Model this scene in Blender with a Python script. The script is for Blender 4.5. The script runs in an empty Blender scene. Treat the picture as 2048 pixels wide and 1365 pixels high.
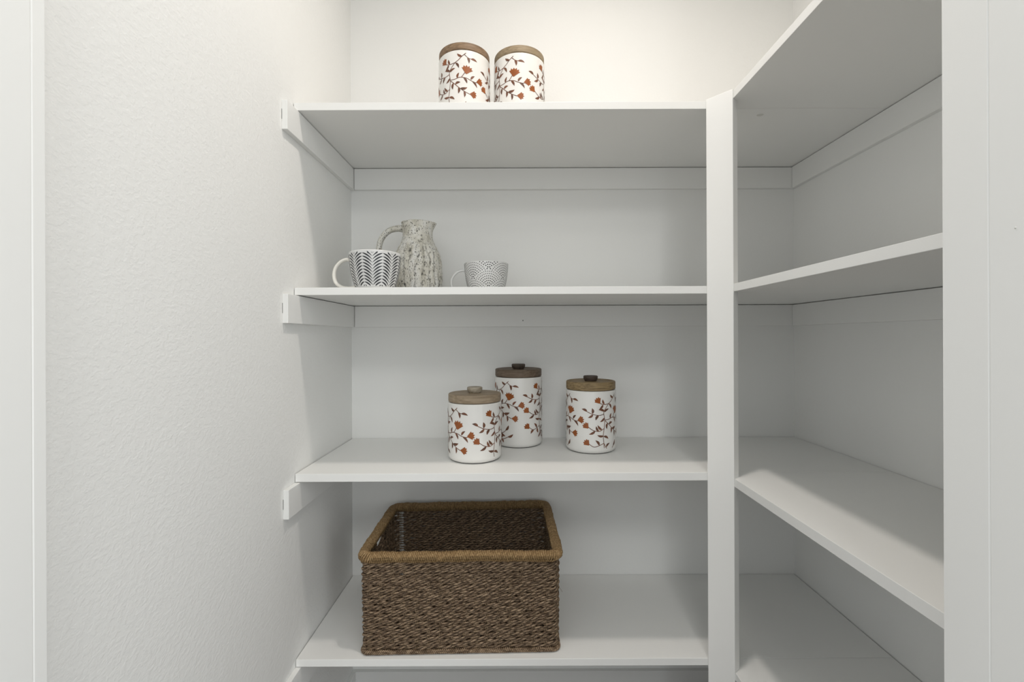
import bpy, bmesh, math, random
import numpy as np
from mathutils import Vector, Matrix, noise
from math import pi, sin, cos, radians, sqrt, atan2

random.seed(7)
rng = np.random.default_rng(7)
S = bpy.context.scene
COL = S.collection
H0 = 1.27            # camera height above the floor; Z values below are given relative to the lens and shifted by H0

# ------------------------------------------------------------------ camera
cd = bpy.data.cameras.new('camera')
cam = bpy.data.objects.new('camera', cd)
COL.objects.link(cam)
cd.sensor_width = 36.0
cd.lens = 910 / 2048 * 36.0
cd.shift_x = -6 / 2048
cd.shift_y = -7.5 / 2048
cd.clip_start = 0.02
cam.location = (0, 0, H0)
cam.rotation_euler = (radians(90), radians(0.22), 0)
S.camera = cam

# ------------------------------------------------------------------ world, exposure
S.view_settings.view_transform = 'Standard'
S.view_settings.look = 'None'
S.view_settings.gamma = 1.0
S.view_settings.use_curve_mapping = False
S.view_settings.exposure = 0.05
w = bpy.data.worlds.new('world')
S.world = w
w.use_nodes = True
w.node_tree.nodes['Background'].inputs['Color'].default_value = (0.93, 0.968, 0.985, 1)
w.node_tree.nodes['Background'].inputs['Strength'].default_value = 0.98

def area(name, loc, size, power, color, rot=(0, 0, 0), shape='DISK', sy=None):
    l = bpy.data.lights.new(name, 'AREA')
    l.shape = shape
    l.size = size
    if sy: l.size_y = sy
    l.energy = power
    l.color = color
    o = bpy.data.objects.new(name, l)
    COL.objects.link(o)
    o.location = loc
    o.rotation_euler = rot
    return o

CEIL = 1.475
area('pantry_lamp', (0.185, 0.84, H0 + 1.445), 0.11, 6.6, (1.0, 0.92, 0.845)).data.spread = radians(160)
area('hall_lamp', (0.40, -0.50, H0 + 1.445), 0.10, 2.6, (1.0, 0.95, 0.88))
area('hall_window', (0.22, -3.0, H0 + 0.35), 0.30, 3.2, (0.92, 0.97, 1.0), (radians(90), 0, 0), 'RECTANGLE', 1.5)
area('hall_overhead_fill', (0.15, -1.35, H0 + 1.44), 0.8, 18.0, (1.0, 0.985, 0.95))  # added overhead fill that favours the upper shelf bays, not a fixture
area('hall_side_fill', (1.65, -0.95, H0 - 0.30), 1.0, 14.0, (0.94, 0.98, 1.0), (radians(90), 0, radians(60)), 'RECTANGLE', 1.9)  # added fill to brighten the left wall near the door, no window here

# ------------------------------------------------------------------ materials
def mat(name, color, rough=0.5, spec=0.5):
    m = bpy.data.materials.new(name)
    m.use_nodes = True
    b = m.node_tree.nodes['Principled BSDF']
    b.inputs['Base Color'].default_value = (*color, 1)
    b.inputs['Roughness'].default_value = rough
    b.inputs['Specular IOR Level'].default_value = spec
    return m, m.node_tree, b

def nd(nt, t, **kw):
    n = nt.nodes.new(t)
    for k, v in kw.items():
        if k in n.inputs: n.inputs[k].default_value = v
        else: setattr(n, k, v)
    return n

def coords(nt, scale=(1, 1, 1)):
    tc = nt.nodes.new('ShaderNodeTexCoord')
    mp = nt.nodes.new('ShaderNodeMapping')
    mp.inputs['Scale'].default_value = scale
    nt.links.new(tc.outputs['Object'], mp.inputs['Vector'])
    return mp.outputs['Vector']

def ramp(nt, fac, stops):
    r = nt.nodes.new('ShaderNodeValToRGB')
    nt.links.new(fac, r.inputs['Fac'])
    el = r.color_ramp.elements
    while len(el) > 1: el.remove(el[-1])
    el[0].position = stops[0][0]; el[0].color = (*stops[0][1], 1)
    for p, c in stops[1:]:
        e = el.new(p); e.color = (*c, 1)
    return r.outputs['Color']

def wall_material(name, color, bump, scale, rough=0.75):
    m, nt, b = mat(name, color, rough, 0.3)
    v = coords(nt, (1, 0.9, 1.15))
    n1 = nd(nt, 'ShaderNodeTexNoise', Scale=scale, Detail=4.0, Roughness=0.5, Distortion=0.15)
    nt.links.new(v, n1.inputs['Vector'])
    r = nd(nt, 'ShaderNodeMapRange')
    r.inputs['From Min'].default_value = 0.38; r.inputs['From Max'].default_value = 0.66
    r.interpolation_type = 'SMOOTHSTEP'
    nt.links.new(n1.outputs['Fac'], r.inputs['Value'])
    bp = nd(nt, 'ShaderNodeBump', Strength=bump, Distance=0.0016)
    nt.links.new(r.outputs['Result'], bp.inputs['Height'])
    nt.links.new(bp.outputs['Normal'], b.inputs['Normal'])
    return m

WALL = wall_material('wall_paint_textured', (0.86, 0.86, 0.84), 0.20, 140)
WALL_S = wall_material('wall_paint_smooth', (0.86, 0.86, 0.84), 0.05, 120)
CEILM = wall_material('ceiling_paint', (0.87, 0.87, 0.85), 0.2, 100)

def semi_gloss(name, color, rough):
    m, nt, b = mat(name, color, rough, 0.4)
    v = coords(nt, (1, 1, 1))
    n1 = nd(nt, 'ShaderNodeTexNoise', Scale=55.0, Detail=3.0)
    nt.links.new(v, n1.inputs['Vector'])
    bp = nd(nt, 'ShaderNodeBump', Strength=0.05, Distance=0.001)
    nt.links.new(n1.outputs['Fac'], bp.inputs['Height'])
    nt.links.new(bp.outputs['Normal'], b.inputs['Normal'])
    return m
SHELF = semi_gloss('shelf_enamel', (0.86, 0.86, 0.84), 0.42)
TRIM = semi_gloss('trim_enamel', (0.87, 0.87, 0.85), 0.40)
HOLE = mat('filled_hole', (0.16, 0.16, 0.15), 0.9)[0]
CAULK = mat('paint_drip', (0.66, 0.66, 0.62), 0.5)[0]

def wood(name, dark, light, streak=(12, 90, 210), rough=0.55):
    m, nt, b = mat(name, light, rough, 0.35)
    v = coords(nt, streak)
    n1 = nd(nt, 'ShaderNodeTexNoise', Scale=1.0, Detail=6.0, Roughness=0.6, Distortion=0.25)
    nt.links.new(v, n1.inputs['Vector'])
    mid = tuple(0.5 * (a + c) for a, c in zip(dark, light))
    c = ramp(nt, n1.outputs['Fac'], [(0.28, dark), (0.48, mid), (0.68, light)])
    nt.links.new(c, b.inputs['Base Color'])
    bp = nd(nt, 'ShaderNodeBump', Strength=0.25, Distance=0.0006)
    nt.links.new(n1.outputs['Fac'], bp.inputs['Height'])
    nt.links.new(bp.outputs['Normal'], b.inputs['Normal'])
    return m
W_PALE = wood('pale_mango_wood', (0.22, 0.165, 0.105), (0.38, 0.30, 0.21))
W_DARK = wood('dark_mango_wood', (0.075, 0.052, 0.034), (0.19, 0.14, 0.10))
W_GOLD = wood('golden_mango_wood', (0.13, 0.085, 0.04), (0.34, 0.25, 0.13))
W_RED = wood('reddish_mango_wood', (0.12, 0.075, 0.045), (0.30, 0.20, 0.12))
W_TAN = wood('tan_mango_wood', (0.20, 0.15, 0.09), (0.36, 0.28, 0.18))
W_KNOB = wood('knob_dark_wood', (0.03, 0.022, 0.016), (0.11, 0.08, 0.06))
W_KPALE = wood('knob_pale_wood', (0.16, 0.12, 0.07), (0.48, 0.43, 0.35), (30, 60, 90))
FLOORM = wood('floor_wood', (0.05, 0.035, 0.025), (0.12, 0.085, 0.06), (2, 30, 30), 0.4)

CERAMIC = mat('white_ceramic', (0.80, 0.79, 0.76), 0.22, 0.5)[0]
FOOT = mat('unglazed_foot', (0.05, 0.045, 0.04), 0.8)[0]
MUGW = mat('mug_glaze', (0.72, 0.72, 0.71), 0.2, 0.5)[0]
MUGC = mat('mug_cream_handle', (0.80, 0.78, 0.72), 0.2, 0.5)[0]
INK = mat('charcoal_print', (0.030, 0.032, 0.038), 0.35)[0]
INKD = mat('black_print', (0.016, 0.017, 0.02), 0.35)[0]

def print_mat(name, c1, c2):
    m, nt, b = mat(name, c1, 0.4)
    n1 = nd(nt, 'ShaderNodeTexNoise', Scale=60.0, Detail=2.0)
    nt.links.new(coords(nt), n1.inputs['Vector'])
    nt.links.new(ramp(nt, n1.outputs['Fac'], [(0.35, c1), (0.65, c2)]), b.inputs['Base Color'])
    return m
VINE = print_mat('vine_print_brown', (0.10, 0.044, 0.025), (0.19, 0.070, 0.033))
FLOWER = print_mat('flower_print_rust', (0.32, 0.088, 0.014), (0.26, 0.072, 0.014))

def rope_mat(name, stops, sc=(70, 70, 330)):
    m, nt, b = mat(name, stops[0][1], 0.62, 0.35)
    n1 = nd(nt, 'ShaderNodeTexNoise', Scale=1.0, Detail=5.0, Roughness=0.7)
    nt.links.new(coords(nt, sc), n1.inputs['Vector'])
    nt.links.new(ramp(nt, n1.outputs['Fac'], stops), b.inputs['Base Color'])
    n2 = nd(nt, 'ShaderNodeTexNoise', Scale=900.0, Detail=2.0)
    nt.links.new(coords(nt), n2.inputs['Vector'])
    bp = nd(nt, 'ShaderNodeBump', Strength=0.4, Distance=0.0006)
    nt.links.new(n2.outputs['Fac'], bp.inputs['Height'])
    nt.links.new(bp.outputs['Normal'], b.inputs['Normal'])
    return m
ROPE = rope_mat('seagrass_rope', [(0.32, (0.045, 0.026, 0.013)), (0.47, (0.15, 0.098, 0.058)), (0.62, (0.38, 0.275, 0.18))])
ROPE_GAP_SHADE = mat('rope_gap_shade', (0.065, 0.042, 0.026), 0.9)[0]  # dark colour stands in for shade between the rope plies
RIMM = rope_mat('seagrass_rim', [(0.30, (0.12, 0.070, 0.030)), (0.50, (0.30, 0.19, 0.085)), (0.68, (0.46, 0.32, 0.17))], (220, 220, 220))
STAKE = rope_mat('stake_grass', [(0.3, (0.10, 0.06, 0.03)), (0.7, (0.34, 0.25, 0.15))], (90, 90, 90))

def pitcher_mat():
    m, nt, b = mat('pitted_stoneware', (0.55, 0.52, 0.44), 0.55, 0.4)
    v = coords(nt, (1, 1, 0.50))
    n1 = nd(nt, 'ShaderNodeTexNoise', Scale=330.0, Detail=3.0, Roughness=0.55)
    nt.links.new(v, n1.inputs['Vector'])
    n2 = nd(nt, 'ShaderNodeTexNoise', Scale=45.0, Detail=4.0)
    nt.links.new(v, n2.inputs['Vector'])
    base = ramp(nt, n2.outputs['Fac'], [(0.30, (0.46, 0.44, 0.37)), (0.46, (0.64, 0.62, 0.55)), (0.66, (0.74, 0.735, 0.70))])
    pit = ramp(nt, n1.outputs['Fac'], [(0.365, (1, 1, 1)), (0.41, (0, 0, 0))])
    at = nt.nodes.new('ShaderNodeAttribute'); at.attribute_name = 'groove'
    mx0 = nd(nt, 'ShaderNodeMath'); mx0.operation = 'ADD'
    n3 = nd(nt, 'ShaderNodeTexNoise', Scale=150.0, Detail=3.0)
    nt.links.new(v, n3.inputs['Vector'])
    g = nd(nt, 'ShaderNodeMath'); g.operation = 'MULTIPLY'
    gr = ramp(nt, n3.outputs['Fac'], [(0.43, (1, 1, 1)), (0.55, (0, 0, 0))])
    nt.links.new(at.outputs['Fac'], g.inputs[0]); nt.links.new(gr, g.inputs[1])
    nt.links.new(pit, mx0.inputs[0]); nt.links.new(g.outputs[0], mx0.inputs[1])
    cl = nd(nt, 'ShaderNodeClamp'); nt.links.new(mx0.outputs[0], cl.inputs[0])
    mix = nt.nodes.new('ShaderNodeMix'); mix.data_type = 'RGBA'
    nt.links.new(cl.outputs[0], mix.inputs[0])
    nt.links.new(base, mix.inputs[6]); mix.inputs[7].default_value = (0.115, 0.11, 0.10, 1)
    nt.links.new(mix.outputs[2], b.inputs['Base Color'])
    inv = nd(nt, 'ShaderNodeMath'); inv.operation = 'SUBTRACT'; inv.inputs[0].default_value = 1.0
    nt.links.new(cl.outputs[0], inv.inputs[1])
    bp = nd(nt, 'ShaderNodeBump', Strength=0.8, Distance=0.0012)
    nt.links.new(inv.outputs[0], bp.inputs['Height'])
    nt.links.new(bp.outputs['Normal'], b.inputs['Normal'])
    return m
STONE = pitcher_mat()

# ------------------------------------------------------------------ helpers
def mesh_obj(name, verts, faces, m, parent=None, smooth=False):
    me = bpy.data.meshes.new(name)
    me.from_pydata(verts, [], faces)
    me.materials.append(m)
    if smooth:
        me.polygons.foreach_set('use_smooth', [True] * len(me.polygons))
    me.update()
    o = bpy.data.objects.new(name, me)
    COL.objects.link(o)
    if parent: o.parent = parent
    return o

def box_bm(bm, x0, x1, y0, y1, z0, z1):
    vs = [bm.verts.new(p) for p in ((x0, y0, z0), (x1, y0, z0), (x1, y1, z0), (x0, y1, z0), (x0, y0, z1), (x1, y0, z1), (x1, y1, z1), (x0, y1, z1))]
    for f in ((3, 2, 1, 0), (4, 5, 6, 7), (0, 1, 5, 4), (1, 2, 6, 5), (2, 3, 7, 6), (3, 0, 4, 7)):
        bm.faces.new([vs[i] for i in f])

def bm_obj(name, bm, m, parent=None, bevel=0.0, loc=None):
    if bevel:
        bmesh.ops.bevel(bm, geom=[e for e in bm.edges], offset=bevel, segments=2, profile=0.5, affect='EDGES')
    bmesh.ops.recalc_face_normals(bm, faces=bm.faces)
    me = bpy.data.meshes.new(name)
    bm.to_mesh(me); bm.free()
    me.materials.append(m)
    o = bpy.data.objects.new(name, me)
    COL.objects.link(o)
    if parent: o.parent = parent
    if loc: o.location = loc
    return o

def box(name, x0, x1, y0, y1, z0, z1, m, parent=None, bevel=0.0):
    bm = bmesh.new()
    box_bm(bm, x0, x1, y0, y1, z0, z1)
    return bm_obj(name, bm, m, parent, bevel)

def prism(name, pts, z0, z1, m, parent=None, bevel=0.0):
    bm = bmesh.new()
    lo = [bm.verts.new((x, y, z0)) for x, y in pts]
    hi = [bm.verts.new((x, y, z1)) for x, y in pts]
    bm.faces.new(lo[::-1]); bm.faces.new(hi)
    n = len(pts)
    for i in range(n):
        bm.faces.new((lo[i], lo[(i + 1) % n], hi[(i + 1) % n], hi[i]))
    return bm_obj(name, bm, m, parent, bevel)

def thing(name, label, cat, loc=(0, 0, 0), rz=0.0, group=None):
    o = bpy.data.objects.new(name, None)
    COL.objects.link(o)
    o.location = loc; o.rotation_euler = (0, 0, rz)
    o.empty_display_size = 0.05
    o['label'] = label; o['category'] = cat
    if group: o['group'] = group
    return o

def struct(o):
    o['kind'] = 'structure'
    return o

def lathe(profile, seg=96, cap=True):
    verts, faces = [], []
    for r, z in profile:
        for i in range(seg):
            a = 2 * pi * i / seg
            verts.append((r * cos(a), r * sin(a), z))
    n = len(profile)
    for j in range(n - 1):
        for i in range(seg):
            a, b = j * seg + i, j * seg + (i + 1) % seg
            faces.append((a, b, b + seg, a + seg))
    if cap:
        faces.append(tuple(range(seg - 1, -1, -1)))
        faces.append(tuple((n - 1) * seg + i for i in range(seg)))
    return verts, faces

def round_arc(cx, cz, r, a0, a1, n):
    return [(cx + r * cos(radians(a0 + (a1 - a0) * i / n)), cz + r * sin(radians(a0 + (a1 - a0) * i / n))) for i in range(n + 1)]

def tube(path, radii, sides=12, closed=False, flat=1.0):
    """sweep of a (possibly flattened) circle along a 3-D path"""
    P = [Vector(p) for p in path]
    n = len(P)
    verts, faces = [], []
    up = Vector((0, 1, 0))
    for i in range(n):
        t = (P[(i + 1) % n] - P[i - 1]) if closed else (P[min(i + 1, n - 1)] - P[max(i - 1, 0)])
        t.normalize()
        a = up - up.dot(t) * t; a.normalize()
        b = t.cross(a)
        r = radii[i] if hasattr(radii, '__len__') else radii
        for k in range(sides):
            th = 2 * pi * k / sides
            verts.append(tuple(P[i] + a * (r * flat * cos(th)) + b * (r * sin(th))))
    m = n if closed else n - 1
    for i in range(m):
        for k in range(sides):
            a0 = i * sides + k; a1 = i * sides + (k + 1) % sides
            b0 = ((i + 1) % n) * sides + k; b1 = ((i + 1) % n) * sides + (k + 1) % sides
            faces.append((a0, a1, b1, b0))
    if not closed:
        faces.append(tuple(range(sides - 1, -1, -1)))
        faces.append(tuple((n - 1) * sides + k for k in range(sides)))
    return verts, faces

def smooth_path(pts, n):
    """Catmull-Rom"""
    out = []
    P = [Vector(p) for p in pts]
    P = [P[0] * 2 - P[1]] + P + [P[-1] * 2 - P[-2]]
    for i in range(1, len(P) - 2):
        for k in range(n):
            t = k / n
            p0, p1, p2, p3 = P[i - 1:i + 3]
            out.append(0.5 * ((2 * p1) + (p2 - p0) * t + (2 * p0 - 5 * p1 + 4 * p2 - p3) * t * t + (3 * p1 - p0 - 3 * p2 + p3) * t ** 3))
    out.append(P[-2].copy())
    return out

# ------------------------------------------------------------------ room shell
XL, XR, YB = -0.554, 0.9467, 1.544
YD1, YD0 = 0.50, 0.385              # inner and outer face of the wall with the doorway
XJL, XJR = -0.5159, 0.4703          # faces of the door jambs
Zc = H0 + CEIL
YH, XHL, XHR = -3.4, -1.6, 1.7      # hall outside the pantry (floor and ceiling only where the lamps hang)

struct(box('wall_left', XL - 0.11, XL, YD0, YB + 0.11, 0, Zc, WALL))
struct(box('wall_back', XL, XR, YB, YB + 0.11, 0, Zc, WALL_S))
struct(box('wall_right', XR, XR + 0.11, YD0, YB + 0.11, 0, Zc, WALL_S))
JT = 0.018
DH = H0 + 1.30
bm = bmesh.new()
box_bm(bm, XHL, XL - 0.11, YD0, YD1, 0, Zc)
box_bm(bm, XJR + JT, XR, YD0, YD1, 0, Zc)
box_bm(bm, XR + 0.11, XHR, YD0, YD1, 0, Zc)
box_bm(bm, XL, XJR + JT, YD0, YD1, DH + JT, Zc)
struct(bm_obj('wall_front', bm, WALL_S))
struct(box('ceiling', XHL, XHR, -1.2, YB + 0.11, Zc, Zc + 0.1, CEILM))
struct(box('floor', XHL, XHR, YH, YB + 0.11, -0.05, 0, FLOORM))
# door lining: jambs with a shallow quirk and the stop
def jamb(name, s, xj, wallx, y_quirk, depth):
    bm = bmesh.new()
    pts = [(xj, YD1 - 0.0), (xj, y_quirk), (xj + s * 0.0008, y_quirk - 0.0012), (xj, y_quirk - 0.0024), (xj, YD0),
           (wallx, YD0), (wallx, YD1)]
    lo = [bm.verts.new((x, y, 0)) for x, y in pts]
    hi = [bm.verts.new((x, y, DH)) for x, y in pts]
    bm.faces.new(lo); bm.faces.new(hi)
    for i in range(len(pts)):
        j = (i + 1) % len(pts)
        bm.faces.new((lo[i], lo[j], hi[j], hi[i]))
    return struct(bm_obj(name, bm, TRIM, None))
jamb('trim_1', -1, XJL, XL, 0.4875, 0)
jamb('trim_2', 1, XJR, XJR + JT, 0.4525, 0)
bm = bmesh.new()
bmesh.ops.create_uvsphere(bm, u_segments=10, v_segments=6, radius=0.0009)
bm_obj('nail_mark', bm, CAULK, bpy.data.objects['trim_2'], 0, (XJR, 0.4271, H0 + 0.101))
struct(box('trim_3', XL, XJR + JT, YD0, YD1, DH, DH + JT, TRIM))
# baseboards
BH = 0.145
struct(box('baseboard_back', XL, XR, YB - 0.014, YB, 0, BH, TRIM, None, 0.0015))
struct(box('baseboard_left', XL, XL + 0.014, YD1, YB - 0.014, 0, BH, TRIM, None, 0.0015))
struct(box('baseboard_right', XR - 0.014, XR, YD1, YB - 0.014, 0, BH, TRIM, None, 0.0015))

# ------------------------------------------------------------------ shelves
YF = 1.14                 # front edge of the back shelves
XF = 0.525                # front edge of the side shelves
CT = 0.0135               # cleat thickness
CH = 0.070
shelf_z = [(0.590, 0.571), (0.1266, 0.1078), (-0.341, -0.361), (-0.8065, -0.8245)]
GAP = 0.0020
PX, PY = 0.479, 1.139     # corner post: left end of its diagonal front face
dd = Vector((0.522 - PX, 1.090 - PY)); dd.normalize()
nn = Vector((-dd.y, dd.x))
POSTW, POSTT = 0.0655, 0.026
back_labels = ['white painted top shelf along the back wall, carrying two lidded canisters',
               'white painted shelf along the back wall, carrying two mugs and a pitcher',
               'white painted shelf along the back wall, carrying three lidded canisters',
               'white painted lowest shelf along the back wall, carrying the woven basket']
side_labels = ['white painted top shelf on the right wall, seen from underneath with a drip mark',
               'white painted empty shelf on the right wall, just above eye level',
               'white painted empty shelf on the right wall with a bright lit front strip',
               'white painted lowest shelf on the right wall, only its corner lit']
for i, (zt, zb) in enumerate(shelf_z):
    zt += H0; zb += H0
    t = thing('wall_shelf', back_labels[i], 'shelf', (0, 0, zb), 0, 'white shelves along the back wall')
    pts = [(XL + GAP, YF), (PX - 0.001, YF), (PX + 0.010, YF + 0.0), (XR - GAP, YF), (XR - GAP, YB - GAP), (XL + GAP, YB - GAP)]
    pts = [(XL + GAP, YF), (XR - GAP * 1.7, YF), (XR - GAP * 1.7, YB - GAP), (XL + GAP, YB - GAP)]
    prism('board', pts, 0, zt - zb, SHELF, t, 0.0007)
    box('cleat', XL, XL + CT, YF - 0.056, YB, -GAP - CH, -GAP, SHELF, t, 0.0009)
    box('cleat', XL + CT + 0.0016, XR, YB - CT, YB, -GAP - CH, -GAP, SHELF, t, 0.0007)
    if i < 3: box('caulk_crack', XL + 0.0002, XL + 0.0009, YF - 0.0568, YF - 0.0558, -GAP - 0.046, -GAP - 0.022, HOLE, t)
    t2 = thing('wall_shelf', side_labels[i], 'shelf', (0, 0, zb), 0, 'white shelves on the right wall')
    a = (XF, YD1 + 0.002)
    pts = [a, (XR - GAP * 1.7, YD1 + 0.002), (XR - GAP * 1.7, YF - 0.0009), (XF, YF - 0.0009)]
    prism('board', pts, 0, zt - zb, SHELF, t2, 0.0007)
    box('cleat', XR - CT, XR, YD1 + 0.002, YB - CT - 0.0012, -GAP - CH, -GAP, SHELF, t2, 0.0007)
    if i == 0:
        bm = bmesh.new()
        bmesh.ops.create_uvsphere(bm, u_segments=20, v_segments=8, radius=1)
        bmesh.ops.scale(bm, vec=(0.0085, 0.007, 0.0012), verts=bm.verts)
        o = bm_obj('paint_drip', bm, CAULK, t2, 0, ((1522 - 1030) / 443 * 0.571, 910 * 0.571 / 443, 0))
    if i == 1:
        bm = bmesh.new()
        bmesh.ops.create_uvsphere(bm, u_segments=12, v_segments=6, radius=1)
        bmesh.ops.scale(bm, vec=(0.0016, 0.0006, 0.0024), verts=bm.verts)
        bm_obj('nail_hole', bm, HOLE, t, 0, (0.027, YB - CT, -0.0515))
# corner post, a board set diagonally across the inner corner
p0 = Vector((PX, PY)); p1 = p0 + dd * POSTW
pts = [tuple(p0), tuple(p1), tuple(p1 + nn * POSTT), tuple(p0 + nn * POSTT)]
post = prism('corner_post', [(x - PX, y - PY) for x, y in pts], 0, H0 + 0.592, TRIM, None, 0.0012)
post.location = (PX, PY - 0.003, 0)
post['label'] = 'tall white diagonal post joining the back and right shelves at their inner corner'
post['category'] = 'post'

# ceiling lamps that light the pantry and the hall (above the frame)
def ceiling_lamp(x, y, label):
    t = thing('ceiling_light', label, 'lamp', (x, y, Zc), 0)
    v, f = lathe([(0.085, 0.0), (0.085, -0.012), (0.075, -0.02), (0.065, -0.02), (0.065, -0.012), (0.06, -0.010)], 48)
    mesh_obj('housing', v, f, TRIM, t)
ceiling_lamp(0.185, 0.84, 'small round white ceiling light above the pantry shelves')
ceiling_lamp(0.40, -0.50, 'small round white ceiling light in the hall outside the pantry')

# ------------------------------------------------------------------ canisters
RC = 0.0753
def leaf2d(p, q, wd, bend=0.12):
    """list of quads (in u,v) for a pointed leaf from p to q"""
    p = Vector(p); q = Vector(q); d = q - p; L = d.length; n = Vector((-d.y, d.x)) / L
    out = []; prev = None
    N = 8
    for i in range(N + 1):
        t = i / N
        c = p + d * t + n * (bend * L * 4 * t * (1 - t) * 0.5)
        hw = wd * 0.5 * (sin(pi * t ** 0.8) ** 0.85 if 0 < t < 1 else 0) + 0.12
        if t == 1: hw = 0.05
        a, b = c + n * hw, c - n * hw
        if prev: out.append((prev[0], prev[1], b, a))
        prev = (a, b)
    return out

def stem2d(pts, wd=1.9):
    P = [Vector((x, y, 0)) for x, y in pts]
    P = [Vector((p.x, p.y)) for p in smooth_path(P, 5)] if len(P) > 2 else [P[0].lerp(P[1], t / 4).to_2d() for t in range(5)]
    out = []; prev = None
    for i, p in enumerate(P):
        d = (P[min(i + 1, len(P) - 1)] - P[max(i - 1, 0)])
        n = Vector((-d.y, d.x)).normalized() * wd * 0.5
        cur = (p + n, p - n)
        if prev: out.append((prev[0], prev[1], cur[1], cur[0]))
        prev = cur
    return out

def flower2d(c, ang, size, teeth=5, wide=0.85):
    """fan-shaped blossom: base behind, toothed edge ahead; ang = pointing direction (deg)"""
    c = Vector(c); a0 = radians(ang)
    d = Vector((cos(a0), sin(a0))); n = Vector((-d.y, d.x))
    base = c - d * size * 0.5
    rim = []
    spread = radians(50)
    K = teeth * 2
    for i in range(K + 1):
        th = -spread + 2 * spread * i / K
        r = size * (1.0 if i % 2 == 0 else 0.80) * (1.0 if abs(th) < spread * 0.95 else 0.90)
        rim.append(base + d * (r * cos(th)) + n * (r * wide * sin(th)))
    pts = [base + n * size * 0.07, base + d * size * 0.22 + n * size * 0.30 * wide] + [p for p in rim[::-1]] + [base + d * size * 0.22 - n * size * 0.30 * wide, base - n * size * 0.07]
    ctr = c - d * size * 0.05
    tris = []
    for i in range(len(pts)):
        a, b = pts[i], pts[(i + 1) % len(pts)]
        prev = None
        for t in (0.3, 0.65, 1.0):
            q = (ctr.lerp(a, t), ctr.lerp(b, t))
            tris.append((ctr, q[0], q[1]) if prev is None else (prev[0], q[0], q[1], prev[1]))
            prev = q
    return tris

STEMS = [[(49, 10), (37, 20), (27, 30), (18, 36), (6, 50), (0, 62), (3, 84), (1, 108), (-2, 128), (0, 150)],
         [(44, 14), (52, 21), (58, 24), (64, 25)],
         [(18, 36), (5, 38), (-8, 36), (-15, 30)],
         [(0, 66), (-15, 69), (-35, 65), (-50, 58)],
         [(3, 83), (18, 82), (32, 78), (50, 80), (62, 85), (74, 88), (84, 86)],
         [(36, 78), (42, 70), (46, 64)],
         [(4, 85), (16, 95), (28, 106), (42, 116), (56, 123), (63, 124)],
         [(0, 108), (-15, 115), (-32, 112), (-46, 103)],
         [(0, 150), (8, 164), (18, 170), (30, 168), (40, 160)],
         [(0, 150), (-14, 156), (-30, 160), (-44, 152)],
         [(0, 150), (2, 168), (12, 184), (30, 188), (48, 180)]]
LEAVES = [((38, 20), (25, 12)), ((53, 21), (57, 37)), ((62, 25), (80, 29)),
          ((2, 37), (-3, 24)), ((-2, 38), (-13, 50)), ((19, 36), (28, 51)),
          ((2, 58), (-15, 53)), ((2, 60), (17, 52)),
          ((-34, 64), (-35, 49)), ((-32, 66), (-46, 75)), ((-16, 69), (-24, 82)), ((-49, 58), (-64, 52)),
          ((2, 76), (-11, 87)),
          ((24, 80), (29, 66)), ((42, 79), (51, 94)), ((62, 83), (73, 72)), ((66, 86), (80, 101)),
          ((13, 92), (11, 109)), ((18, 96), (32, 92)), ((28, 106), (27, 122)), ((33, 109), (51, 106)), ((43, 117), (44, 133)),
          ((-16, 115), (-23, 101)), ((-26, 113), (-43, 123)), ((-6, 111), (-18, 98)),
          ((-1, 129), (-19, 126)), ((-1, 130), (15, 138)),
          ((-14, 156), (-25, 142)), ((-12, 156), (-7, 171)), ((-27, 160), (-38, 171)),
          ((7, 162), (20, 152)), ((7, 164), (7, 179)), ((20, 170), (36, 178)), ((38, 161), (48, 146)),
          ((4, 172), (-8, 184)), ((18, 186), (26, 174)), ((22, 188), (30, 199)), ((46, 181), (62, 172))]
FLOWERS = [((-18, 26), 235, 20, 4), ((52, 56), 283, 25, 5), ((90, 83), -12, 21, 4), ((70, 124), 5, 20, 4),
           ((-53, 99), 225, 20, 4), ((-51, 148), 225, 20, 4)]

def wrap(R, top, shapes, phase, limit, rfun=None, reps=3):
    verts, faces = [], []
    for rep in range(reps):
        off = rep * 120 + phase
        for poly in shapes:
            if max(p[1] for p in poly) > limit: continue
            idx = []
            for p in poly:
                th = p[0] / 1000 / R + radians(off)
                z = top - p[1] / 1000
                r = (rfun(z) if rfun else R) + 0.00026
                idx.append(len(verts)); verts.append((r * sin(th), -r * cos(th), z))
            faces.append(tuple(idx))
    return verts, faces

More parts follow.
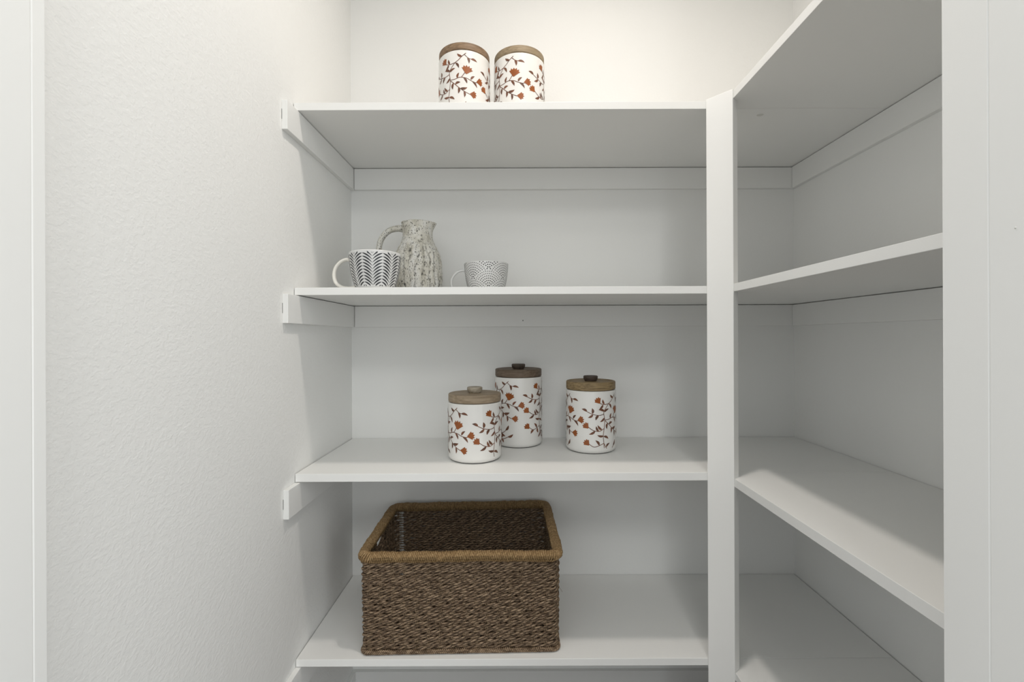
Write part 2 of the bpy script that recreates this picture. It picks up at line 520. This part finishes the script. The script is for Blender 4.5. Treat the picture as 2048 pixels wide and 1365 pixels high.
def canister(h, x, y, z, phase, lidm, knobm, lid_h, label, dished, rz=0.0):
    phase += math.degrees(atan2(-x, y))
    t = thing('canister', label, 'canister', (x, y, z), 0, 'white canisters with rust vine print and wooden lids')
    R = RC
    prof = [(R - 0.012, 0.0015)] + round_arc(R - 0.013, 0.0145, 0.013, -80, 0, 10) + [(R, h * 0.3), (R, h * 0.7)] + \
        round_arc(R - 0.0035, h - 0.0035, 0.0035, 0, 90, 6) + [(R - 0.008, h), (R - 0.009, h - 0.003), (R - 0.009, h - 0.01)]
    v, f = lathe(prof, 128)
    mesh_obj('body', v, f, CERAMIC, t, True)
    v, f = lathe([(R - 0.0135, 0.0), (R - 0.0115, 0.0), (R - 0.0110, 0.0017), (R - 0.013, 0.0022)], 96)
    mesh_obj('foot', v, f, FOOT, t, True)
    lim = h * 1000 - (15 if h < 0.2 else 17)
    # a vine that would run past the lower edge is shortened there
    st, lf, fl = [], [], []
    for s in STEMS:
        if s[0][1] > lim - 12: continue
        st += [q for q in stem2d(s) if max(p[1] for p in q) < lim]
    for p, q in LEAVES:
        if max(p[1], q[1]) < lim + 2:
            k = (p[0] * 7 + q[1] * 13) % 5
            lf += leaf2d(p, tuple(Vector(p).lerp(Vector(q), 1.08)), 5.9 + 0.35 * k, 0.24 if k > 2 else -0.22)
    for c, a, s, n in FLOWERS:
        if c[1] + s * 0.5 < lim + 6: fl.append(flower2d(c, a, s, n, 0.95 if n == 5 else 0.80))
    v, f = wrap(R, h, st + lf, phase, 999)
    mesh_obj('vine_print', v, f, VINE, t)
    for rep in range(3):
        for shapes in fl:
            v, f = wrap(R, h, shapes, phase + 120 * rep, 999, lambda z: R + 0.00030, 1)
            mesh_obj('flower_print', v, f, FLOWER, t)
    # lid
    RL = R - 0.0012
    e = 0.0035
    prof = [(RL - 0.006, h - 0.0)] + round_arc(RL - e, h + 0.001 + e, e, -80, 0, 5) + round_arc(RL - e, h + lid_h - e, e, 0, 88, 6)
    if dished:
        prof += [(RL - 0.0065, h + lid_h - 0.0002), (RL - 0.0078, h + lid_h - 0.0018), (RL - 0.02, h + lid_h - 0.0018), (0.018, h + lid_h - 0.0018)]
        zt = h + lid_h - 0.0018
    else:
        prof += [(RL - 0.02, h + lid_h), (0.018, h + lid_h)]
        zt = h + lid_h
    v, f = lathe(prof, 128)
    lid = mesh_obj('lid', v, f, lidm, t, True)
    lid.rotation_euler = (0, 0, rz)
    kr, kh = 0.0218, 0.0165
    prof = [(kr * 0.78, zt - 0.0005), (kr * 0.84, zt + 0.002), (kr * 0.97, zt + kh * 0.45), (kr, zt + kh * 0.7)] + \
        round_arc(kr - 0.003, zt + kh - 0.003, 0.003, 0, 85, 5)
    v, f = lathe(prof, 48)
    kn = mesh_obj('knob', v, f, knobm, lid, True)
    return t

zs1, zs2, zs3, zs4 = (H0 + z for z, _ in shelf_z)
canister(0.161, -0.1148, 1.290, zs3, -76, W_PALE, W_KPALE, 0.0235, 'short white canister with rust vine print and pale wooden lid, nearest its shelf front', False, 0.2)
canister(0.216, 0.0105, 1.462, zs3, -61, W_DARK, W_KNOB, 0.0250, 'tall white vine-print canister with dark lid, standing behind the short canister', True, -0.3)
canister(0.183, 0.2300, 1.388, zs3, 29.7, W_GOLD, W_KNOB, 0.0255, 'medium vine-print canister with golden lid and dark knob, rightmost on its shelf', True, 0.25)
canister(0.216, -0.1465, 1.347, zs1, -34, W_RED, W_KNOB, 0.0225, 'vine-print canister with reddish brown lid, left one on the top shelf', False, 0.35)
canister(0.216, 0.0157, 1.360, zs1, -50, W_TAN, W_KPALE, 0.0225, 'vine-print canister with paler tan lid, right one on the top shelf', False, 0.4)

# ------------------------------------------------------------------ mugs
MH, MR = 0.0950, 0.0665
def mug_r(z):
    t = max(0.0, min(1.0, z / MH))
    k = [(0, 0.046), (0.02, 0.0482), (0.06, 0.0505), (0.15, 0.0536), (0.30, 0.0577), (0.50, 0.0618), (0.70, 0.0645), (0.88, 0.0659), (1.0, 0.0665)]
    for (a, ra), (b, rb) in zip(k, k[1:]):
        if t <= b: return ra + (rb - ra) * (t - a) / (b - a)
    return MR
def mug(label, loc, handle_pts, hr, handle_m, printer, ink, name):
    t = thing('mug', label, 'mug', loc, 0, 'patterned mugs beside the pitcher')
    prof = [(0.038, 0.0)] + [(0.0425, 0.0008)] + [(mug_r(MH * i / 40), MH * i / 40 + (0.0015 if i == 0 else 0)) for i in range(0, 40)]
    prof += [(MR, MH - 0.0012), (MR - 0.0010, MH), (MR - 0.0026, MH - 0.0003)]
    prof += [(mug_r(MH * i / 12) - 0.0038, max(0.006, MH * i / 12)) for i in range(11, 0, -1)]
    v, f = lathe(prof, 112)
    mesh_obj('cup', v, f, MUGW, t, True)
    pth = smooth_path([Vector(p) for p in handle_pts], 7)
    v, f = tube(pth, hr, 14, False, 1.35)
    mesh_obj('handle', v, f, handle_m, t, True)
    polys = printer()
    verts, faces = [], []
    for poly in polys:
        idx = []
        for th, z in poly:
            r = mug_r(z) + 0.0003
            idx.append(len(verts)); verts.append((r * sin(th), -r * cos(th), z))
        faces.append(tuple(idx))
    mesh_obj(name, verts, faces, ink, t)
    return t

def chevrons():
    polys = []
    per = radians(45); ph = radians(-6.4 + 17.0)      # valley angle
    pitch = 0.0079
    for c in range(8):
        for side in (-1, 1):
            v0 = ph + c * per
            for row in range(-3, 14):
                ztop = MH - 0.0045 + 0.012 - row * pitch      # height at the peak end
                drop = 0.0165
                prev = None; N = 10
                for i in range(N + 1):
                    t = i / N                     # 0 peak -> 1 valley
                    th = v0 + side * (per / 2) * (1 - t) * 0.975 + side * 0.004
                    z = ztop - drop * (0.42 * t + 0.58 * t ** 2.2)
                    hw = 0.0021 * sin(pi * min(1, t * 1.0)) ** 0.8 * (1 - 0.2 * t) + 0.0003
                    a, b = (th, z + hw), (th, z - hw)
                    if prev:
                        q = (prev[0], prev[1], b, a)
                        if max(p[1] for p in q) < MH - 0.0035 and min(p[1] for p in q) > 0.003: polys.append(q)
                    prev = (a, b)
    return polys

def fan_dots():
    polys = []
    Rm = 0.062
    du = 2 * pi / 8                 # angular spacing of neighbouring fan columns
    dzv = 0.0262                    # stagger
    Rf = 0.050
    dr = 0.0066
    fans = []
    for c in range(8):
        for r in range(-3, 4):
            zc = 0.0725 + (0.0262 if c % 2 else 0) - r * 2 * dzv
            fans.append((radians(6.3 + 3.6) + c * du, zc))
    def dist(th, z, f):
        d = (th - f[0] + pi) % (2 * pi) - pi
        return sqrt((d * Rm) ** 2 + (z - f[1]) ** 2)
    for f in fans:
        for k in range(1, 8):
            rr = dr * k - 0.002
            n = max(3, int(round(pi * rr / 0.0048)))
            for i in range(n + 1):
                a = pi * i / n * 1.16 - pi * 0.08
                th = f[0] + rr * cos(a) / Rm
                z = f[1] + rr * sin(a)
                if z > MH - 0.0016 or z < 0.003: continue
                if any(g[1] < f[1] - 0.001 and dist(th, z, g) < Rf - 0.0018 for g in fans): continue
                rad = 0.0019 - 0.0006 * (k / 7)
                if k == 1: rad = 0.0018
                polys.append([(th + rad * cos(q * pi / 5) / Rm, z + rad * sin(q * pi / 5)) for q in range(10)])
    return polys

hp = [(-0.0625, -0.004, 0.0770), (-0.075, -0.004, 0.0795), (-0.091, -0.004, 0.0725), (-0.1040, -0.004, 0.056), (-0.1075, -0.004, 0.036), (-0.102, -0.004, 0.018), (-0.086, -0.004, 0.0068), (-0.066, -0.004, 0.0045), (-0.046, -0.004, 0.0085)]
mug('large white mug with charcoal herringbone leaf print, left of the pitcher', (-0.3685, 1.203, zs2), hp, 0.0046, MUGC, chevrons, INK, 'leaf_print')
hp2 = [(-0.0625, 0.0, 0.073), (-0.072, 0, 0.0755), (-0.088, 0, 0.070), (-0.1015, 0, 0.055), (-0.1055, 0, 0.038), (-0.101, 0, 0.022), (-0.088, 0, 0.011), (-0.068, 0, 0.009), (-0.048, 0, 0.011)]
mug('white mug printed with black dots in fan shapes, right of the pitcher', (-0.086, 1.374, zs2), hp2, 0.0036, MUGW, fan_dots, INKD, 'dot_print')

# ------------------------------------------------------------------ pitcher
def pitcher():
    t = thing('pitcher', 'rough cream stoneware pitcher with dark pits and carved vertical ridges, between the mugs', 'pitcher', (-0.2985, 1.402, zs2))
    key = [(0.0, 0.058), (0.006, 0.064), (0.02, 0.0695), (0.05, 0.0735), (0.075, 0.0735), (0.10, 0.0715), (0.125, 0.0668), (0.145, 0.0595), (0.160, 0.0520), (0.175, 0.0467), (0.190, 0.0450), (0.205, 0.0455), (0.216, 0.0480), (0.225, 0.0500)]
    def rad(z):
        for (a, ra), (b, rb) in zip(key, key[1:]):
            if z <= b:
                u = (z - a) / (b - a); u = u * u * (3 - 2 * u) * 0.35 + u * 0.65
                return ra + (rb - ra) * u
        return key[-1][1]
    seg, nz = 360, 230
    coloff = [((i * 0.5) % 1.0) + random.uniform(-0.22, 0.22) for i in range(22)]
    HP = 0.225
    verts, faces, groove = [], [], []
    for j in range(nz + 1):
        z = HP * j / nz
        r0 = rad(z)
        for i in range(seg):
            a = 2 * pi * i / seg
            # overlapping rows of tall carved scales
            fade = max(0.0, min(1.0, (0.165 - z) / 0.03)) * max(0.0, min(1.0, z / 0.01))
            wob = noise.noise(Vector((cos(a) * 3, sin(a) * 3, z * 22))) * 0.16
            rowh = 0.050
            u = (a + wob) / (2 * pi / 22)
            ic = math.floor(u) % 22
            zq = (z + wob * 0.03) / rowh + coloff[ic]
            fz = zq - math.floor(zq)
            fu = abs((u % 1.0) - 0.5) * 2        # 0 centre, 1 border
            edge = max(fu ** 4, 0)
            topedge = max(0.0, (fz - (0.96 - 0.30 * fu * fu))) * 6
            g = min(1.0, edge + topedge)
            n = noise.noise(Vector((cos(a) * 7, sin(a) * 7, z * 45)))
            n2 = noise.noise(Vector((cos(a) * 26, sin(a) * 26, z * 190)))
            n3 = noise.noise(Vector((cos(a) * 9, sin(a) * 9, z * 18 + 9)))
            g = g * (0.55 + 0.8 * n3 + 0.35 * n2)
            g = max(0.0, min(1.0, g))
            d = fade * (0.0022 * (1 - fu ** 2) - 0.0034 * g) + 0.0006 * n + 0.00026 * n2
            # spout towards +x
            sp = math.exp(-((a if a < pi else a - 2 * pi) / 0.42) ** 2)
            top = max(0.0, (z - 0.195) / 0.030)
            r = r0 + d + sp * 0.0085 * top ** 1.6
            zz = z + sp * 0.0 * top + 0.0012 * n * top
            verts.append((r * cos(a), r * sin(a), zz))
            groove.append(fade * min(1.0, g * 1.2) + 0.25 * fade * max(0, n2))
    # inner wall
    nj = nz
    for j, (dr, z) in enumerate([(0.0035, HP + 0.0012), (0.0055, HP - 0.001), (0.006, HP - 0.02), (0.006, 0.15), (0.007, 0.08), (0.012, 0.01)]):
        r0 = rad(min(z, HP)) - dr
        for i in range(seg):
            a = 2 * pi * i / seg
            sp = math.exp(-((a if a < pi else a - 2 * pi) / 0.42) ** 2)
            top = max(0.0, (z - 0.195) / 0.030)
            r = r0 + sp * 0.0085 * top ** 1.6
            verts.append((r * cos(a), r * sin(a), z)); groove.append(0.0)
        nj += 1
    for j in range(nj):
        for i in range(seg):
            a, b = j * seg + i, j * seg + (i + 1) % seg
            faces.append((a, b, b + seg, a + seg))
    faces.append(tuple(range(seg - 1, -1, -1)))
    faces.append(tuple(nj * seg + i for i in range(seg)))
    o = mesh_obj('body', verts, faces, STONE, t, True)
    at = o.data.attributes.new('groove', 'FLOAT', 'POINT')
    at.data.foreach_set('value', groove)
    pts = [(-0.043, 0, 0.2085), (-0.062, 0, 0.2100), (-0.086, 0, 0.204), (-0.106, 0, 0.187), (-0.1175, 0, 0.162), (-0.119, 0, 0.132), (-0.112, 0, 0.104), (-0.092, 0, 0.086), (-0.068, 0, 0.080)]
    pth = smooth_path([Vector(p) for p in pts], 12)
    n = len(pth)
    rr = [0.0082 + 0.0028 * abs(1 - 2 * i / n) ** 3 + 0.0004 * noise.noise(p * 120) for i, p in enumerate(pth)]
    v, f = tube(pth, rr, 20, False, 1.45)
    mesh_obj('handle', v, f, STONE, t, True)
pitcher()

# ------------------------------------------------------------------ basket
def basket():
    BW, BD, BHt = 0.504, 0.350, 0.262
    bx, by = -0.1455, 1.160 + BD / 2
    t = thing('basket', 'brown woven seagrass basket with wrapped golden rim, on the lowest back shelf', 'basket', (bx, by, zs4), radians(1.3))
    cr = 0.016
    def loop(wd, dp, r, step):
        """rounded rectangle, counter-clockwise from front-left; returns pts, tangents"""
        hw, hd = wd / 2, dp / 2
        P = []
        def line(a, b):
            n = max(1, int(math.hypot(b[0] - a[0], b[1] - a[1]) / step))
            for i in range(n): P.append((a[0] + (b[0] - a[0]) * i / n, a[1] + (b[1] - a[1]) * i / n))
        def arc(cx, cy, a0):
            n = max(4, int(r * pi / 2 / step))
            for i in range(n):
                a = radians(a0 + 90 * i / n); P.append((cx + r * cos(a), cy + r * sin(a)))
        line((-hw + r, -hd), (hw - r, -hd)); arc(hw - r, -hd + r, -90)
        line((hw, -hd + r), (hw, hd - r)); arc(hw - r, hd - r, 0)
        line((hw - r, hd), (-hw + r, hd)); arc(-hw + r, hd - r, 90)
        line((-hw, hd - r), (-hw, -hd + r)); arc(-hw + r, -hd + r, 180)
        return np.array(P)
    step = 0.0030
    rows = 29
    z0, z1 = 0.0165, 0.232
    V, F = [], []
    base_i = 0
    K = 6
    cosk = np.cos(np.arange(K) * 2 * pi / K); sink = np.sin(np.arange(K) * 2 * pi / K)
    def sweep(C, rad, closed, mask=None):
        nonlocal base_i
        n = len(C)
        T = (np.roll(C, -1, 0) - np.roll(C, 1, 0))
        if not closed: T[0] = C[1] - C[0]; T[-1] = C[-1] - C[-2]
        T /= np.linalg.norm(T, axis=1)[:, None]
        up = np.tile(np.array([0, 0, 1.0]), (n, 1))
        up[np.abs(T[:, 2]) > 0.93] = (1, 0, 0)
        A = np.cross(T, up); A /= np.linalg.norm(A, axis=1)[:, None]
        B = np.cross(A, T)
        rad = np.broadcast_to(rad, (n,))
        ring = C[:, None, :] + rad[:, None, None] * (A[:, None, :] * cosk[None, :, None] + B[:, None, :] * sink[None, :, None])
        V.append(ring.reshape(-1, 3))
        m = n if closed else n - 1
        i = np.arange(m)
        if mask is not None: i = i[mask[i] & mask[(i + 1) % n]]
        for k in range(K):
            a = i * K + k; b = i * K + (k + 1) % K; c = ((i + 1) % n) * K + (k + 1) % K; d = ((i + 1) % n) * K + k
            F.append(np.stack([a, b, c, d], 1) + base_i)
        base_i += n * K
    def flush(name, m, kind=None):
        nonlocal V, F, base_i
        v = np.concatenate(V); f = np.concatenate(F)
        me = bpy.data.meshes.new(name)
        me.vertices.add(len(v)); me.vertices.foreach_set('co', v.ravel())
        me.loops.add(f.size); me.loops.foreach_set('vertex_index', f.ravel().astype(np.int32))
        me.polygons.add(len(f)); me.polygons.foreach_set('loop_start', np.arange(len(f), dtype=np.int32) * 4)
        me.polygons.foreach_set('use_smooth', np.ones(len(f), bool))
        me.update(calc_edges=True)
        me.materials.append(m)
        o = bpy.data.objects.new(name, me); COL.objects.link(o); o.parent = t
        if kind: o['kind'] = kind
        V, F, base_i = [], [], 0
        return o
    flare = lambda z: 0.0025 * (z / BHt)
    stake_sp = 0.031
    cores = []
    for r in range(rows):
        z = z0 + (z1 - z0) * r / (rows - 1)
        fl = flare(z)
        P = loop(BW - 0.008 + 2 * fl, BD - 0.008 + 2 * fl, cr, step)
        n = len(P)
        seglen = np.linalg.norm(np.roll(P, -1, 0) - P, axis=1)
        s = np.concatenate([[0], np.cumsum(seglen)[:-1]]); L = seglen.sum()
        T = np.roll(P, -1, 0) - np.roll(P, 1, 0); T /= np.linalg.norm(T, axis=1)[:, None]
        Nrm = np.stack([T[:, 1], -T[:, 0]], 1)
        ns = 2 * round(L / stake_sp / 2) + 1
        weave = np.sin(pi * s / L * ns + pi * (r % 2)) * 0.0020
        wz = 0.0010 * np.sin(s * 37 + r * 0.30) + 0.0006 * np.sin(s * 91 + r * 0.7) + 0.0004 * np.sin(s * 150 + r * 2.3) + rng.normal(0, 0.0002)
        turns = round(L / (0.034 + rng.uniform(-0.004, 0.004)))
        ph = rng.uniform(0, 6.28)
        # slots of light at the back-left corner, hand holes in the short sides
        slot = (np.abs(P[:, 0] + BW / 2 - 0.024) < 0.007) & (P[:, 1] > 0.1)
        mask = np.ones(n, bool)
        hole = (np.abs(P[:, 0]) > BW / 2 - 0.02) & (np.abs(P[:, 1] + 0.0) < 0.050 - 0.012 * max(0, (rows - 3 - r)) / 3)
        if r >= rows - 5: mask = ~hole
        rad = np.where(slot, 0.0013, 0.0026 + 0.0003 * np.sin(s * 140 + r))
        cores.append((np.stack([P[:, 0] + Nrm[:, 0] * weave, P[:, 1] + Nrm[:, 1] * weave, z + wz], 1), np.where(slot, 0.0010, 0.0029), mask))
        for ply in range(2):
            w = 2 * pi * s / L * turns + ph + ply * pi
            amp = np.where(slot, 0.0006, 0.0019)
            off = weave + amp * np.cos(w)
            C = np.stack([P[:, 0] + Nrm[:, 0] * off, P[:, 1] + Nrm[:, 1] * off, z + wz + amp * 1.05 * np.sin(w)], 1)
            sweep(C, rad, True, mask)
    flush('woven_rows', ROPE, 'stuff')
    for C, rad, mask in cores: sweep(C, rad, True, mask)
    flush('gap_shade_strands', ROPE_GAP_SHADE, 'stuff')  # strands added inside the rows, coloured dark so the gaps look shaded
    # upright stakes, crossing the rows with small stitches
    P = loop(BW - 0.008, BD - 0.008, cr, step)
    seglen = np.linalg.norm(np.roll(P, -1, 0) - P, axis=1)
    s = np.concatenate([[0], np.cumsum(seglen)[:-1]]); L = seglen.sum()
    T = np.roll(P, -1, 0) - np.roll(P, 1, 0); T /= np.linalg.norm(T, axis=1)[:, None]
    ns = 2 * round(L / stake_sp / 2) + 1
    for k in range(ns):
        i = int(np.argmin(np.abs(s - (k + 0.0) * L / ns)))
        nx, ny = T[i, 1], -T[i, 0]
        if abs(P[i, 0]) > BW / 2 - 0.02 and abs(P[i, 1]) < 0.052: zt = 0.198
        else: zt = 0.242
        for dx in (-0.0022, 0.0022):
            zz = np.linspace(0.006, zt, 150)
            fl = flare(zz)
            pitch = (z1 - z0) / (rows - 1)
            wv = np.cos(pi * (zz - z0) / pitch + pi * (k % 2)) * 0.0045
            C = np.stack([P[i, 0] + nx * (fl + wv) + T[i, 0] * dx, P[i, 1] + ny * (fl + wv) + T[i, 1] * dx, zz], 1)
            sweep(C, 0.00085, False)
    flush('stakes', STAKE, 'stuff')
    # wrapped rim
    def wrapped(wd, dp, r, zc, tr, pitch, sr, lean, nturn_seg=14, wob=0.0):
        P = loop(wd, dp, r, 0.004)
        seglen = np.linalg.norm(np.roll(P, -1, 0) - P, axis=1)
        s = np.concatenate([[0], np.cumsum(seglen)]); L = seglen.sum()
        PP = np.vstack([P, P[:1]])
        turns = round(L / pitch)
        q = np.linspace(0, L, turns * nturn_seg, endpoint=False)
        X = np.interp(q, s, PP[:, 0]); Y = np.interp(q, s, PP[:, 1])
        T = np.stack([np.roll(X, -6) - np.roll(X, 6), np.roll(Y, -6) - np.roll(Y, 6)], 1); T /= np.linalg.norm(T, axis=1)[:, None]
        N = np.stack([T[:, 1], -T[:, 0]], 1)
        th = 2 * pi * turns * q / L
        jit = 1 + 0.05 * np.sin(q * 61) + 0.04 * np.sin(q * 233 + 1) + 0.03 * rng.normal(size=turns).repeat(nturn_seg)
        slide = lean * np.sin(th)
        zw = zc + wob * np.sin(q * 9) + wob * 0.6 * np.sin(q * 23 + 1)
        C = np.stack([X + N[:, 0] * tr * jit * np.cos(th) + T[:, 0] * slide, Y + N[:, 1] * tr * jit * np.cos(th) + T[:, 1] * slide, zw + tr * jit * np.sin(th)], 1)
        sweep(C, sr, True)
        # core
        C2 = np.stack([PP[:-1, 0], PP[:-1, 1], zc + 0 * PP[:-1, 0]], 1)
        sweep(C2, tr * 0.93, True)
    wrapped(BW - 0.002, BD - 0.000, 0.022, 0.2475, 0.0118, 0.0046, 0.0023, 0.0035, 16, 0.0012)
    flush('rim', RIMM)
    wrapped(BW - 0.002, BD - 0.002, 0.016, 0.0068, 0.0048, 0.0050, 0.0018, 0.003, 12)
    flush('base_braid', ROPE)
    # wrapped edges of the hand holes
    for sx in (-1, 1):
        th = np.linspace(pi, 2 * pi, 60)
        yy = 0.050 * np.cos(th); zz = 0.232 + 0.034 * np.sin(th)
        C = np.stack([sx * (BW / 2 + 0.001 + 0 * yy), yy, zz], 1)
        sweep(C, 0.0042, False)
        turns = 38
        q = np.linspace(0, 1, turns * 10)
        Yc = np.interp(q, np.linspace(0, 1, 60), yy); Zc_ = np.interp(q, np.linspace(0, 1, 60), zz)
        ty = np.gradient(Yc); tz = np.gradient(Zc_); l = np.hypot(ty, tz); ty /= l; tz /= l
        a = 2 * pi * turns * q
        C = np.stack([sx * (BW / 2 + 0.001) + 0.0046 * np.cos(a), Yc - tz * 0.0046 * np.sin(a), Zc_ + ty * 0.0046 * np.sin(a)], 1)
        sweep(C, 0.0013, False)
        flush('hand_hole_edge', ROPE)
    # woven bottom
    for k in range(40):
        y = -BD / 2 + 0.012 + (BD - 0.024) * k / 39
        q = np.linspace(-BW / 2 + 0.008, BW / 2 - 0.008, 110)
        C = np.stack([q, 0 * q + y, 0.0065 + 0.0015 * np.sin(q * 180 + pi * (k % 2))], 1)
        sweep(C, 0.0044, False)
    flush('bottom', ROPE, 'stuff')
    # loose fibres sticking out
    for k in range(46):
        side = rng.random()
        x = rng.uniform(-BW / 2, BW / 2); y = -BD / 2 - 0.004; z = rng.uniform(0.01, 0.25)
        d = np.array([rng.normal(0, 0.5), -0.6, rng.normal(0.1, 0.5)])
        if side > 0.78:
            sx = 1 if side > 0.86 else -1
            x, y = sx * (BW / 2 + 0.004), rng.uniform(-BD / 2, BD / 2); d = np.array([sx * 0.7, rng.normal(0, 0.5), rng.normal(0.1, 0.5)])
        ln = rng.uniform(0.004, 0.010)
        q = np.linspace(0, 1, 5)[:, None]
        C = np.array([x, y, z]) + d * ln * q + np.array([0, 0, -0.004]) * q ** 2
        sweep(C, 0.00035, False)
    flush('loose_fibres', STAKE, 'stuff')
basket()
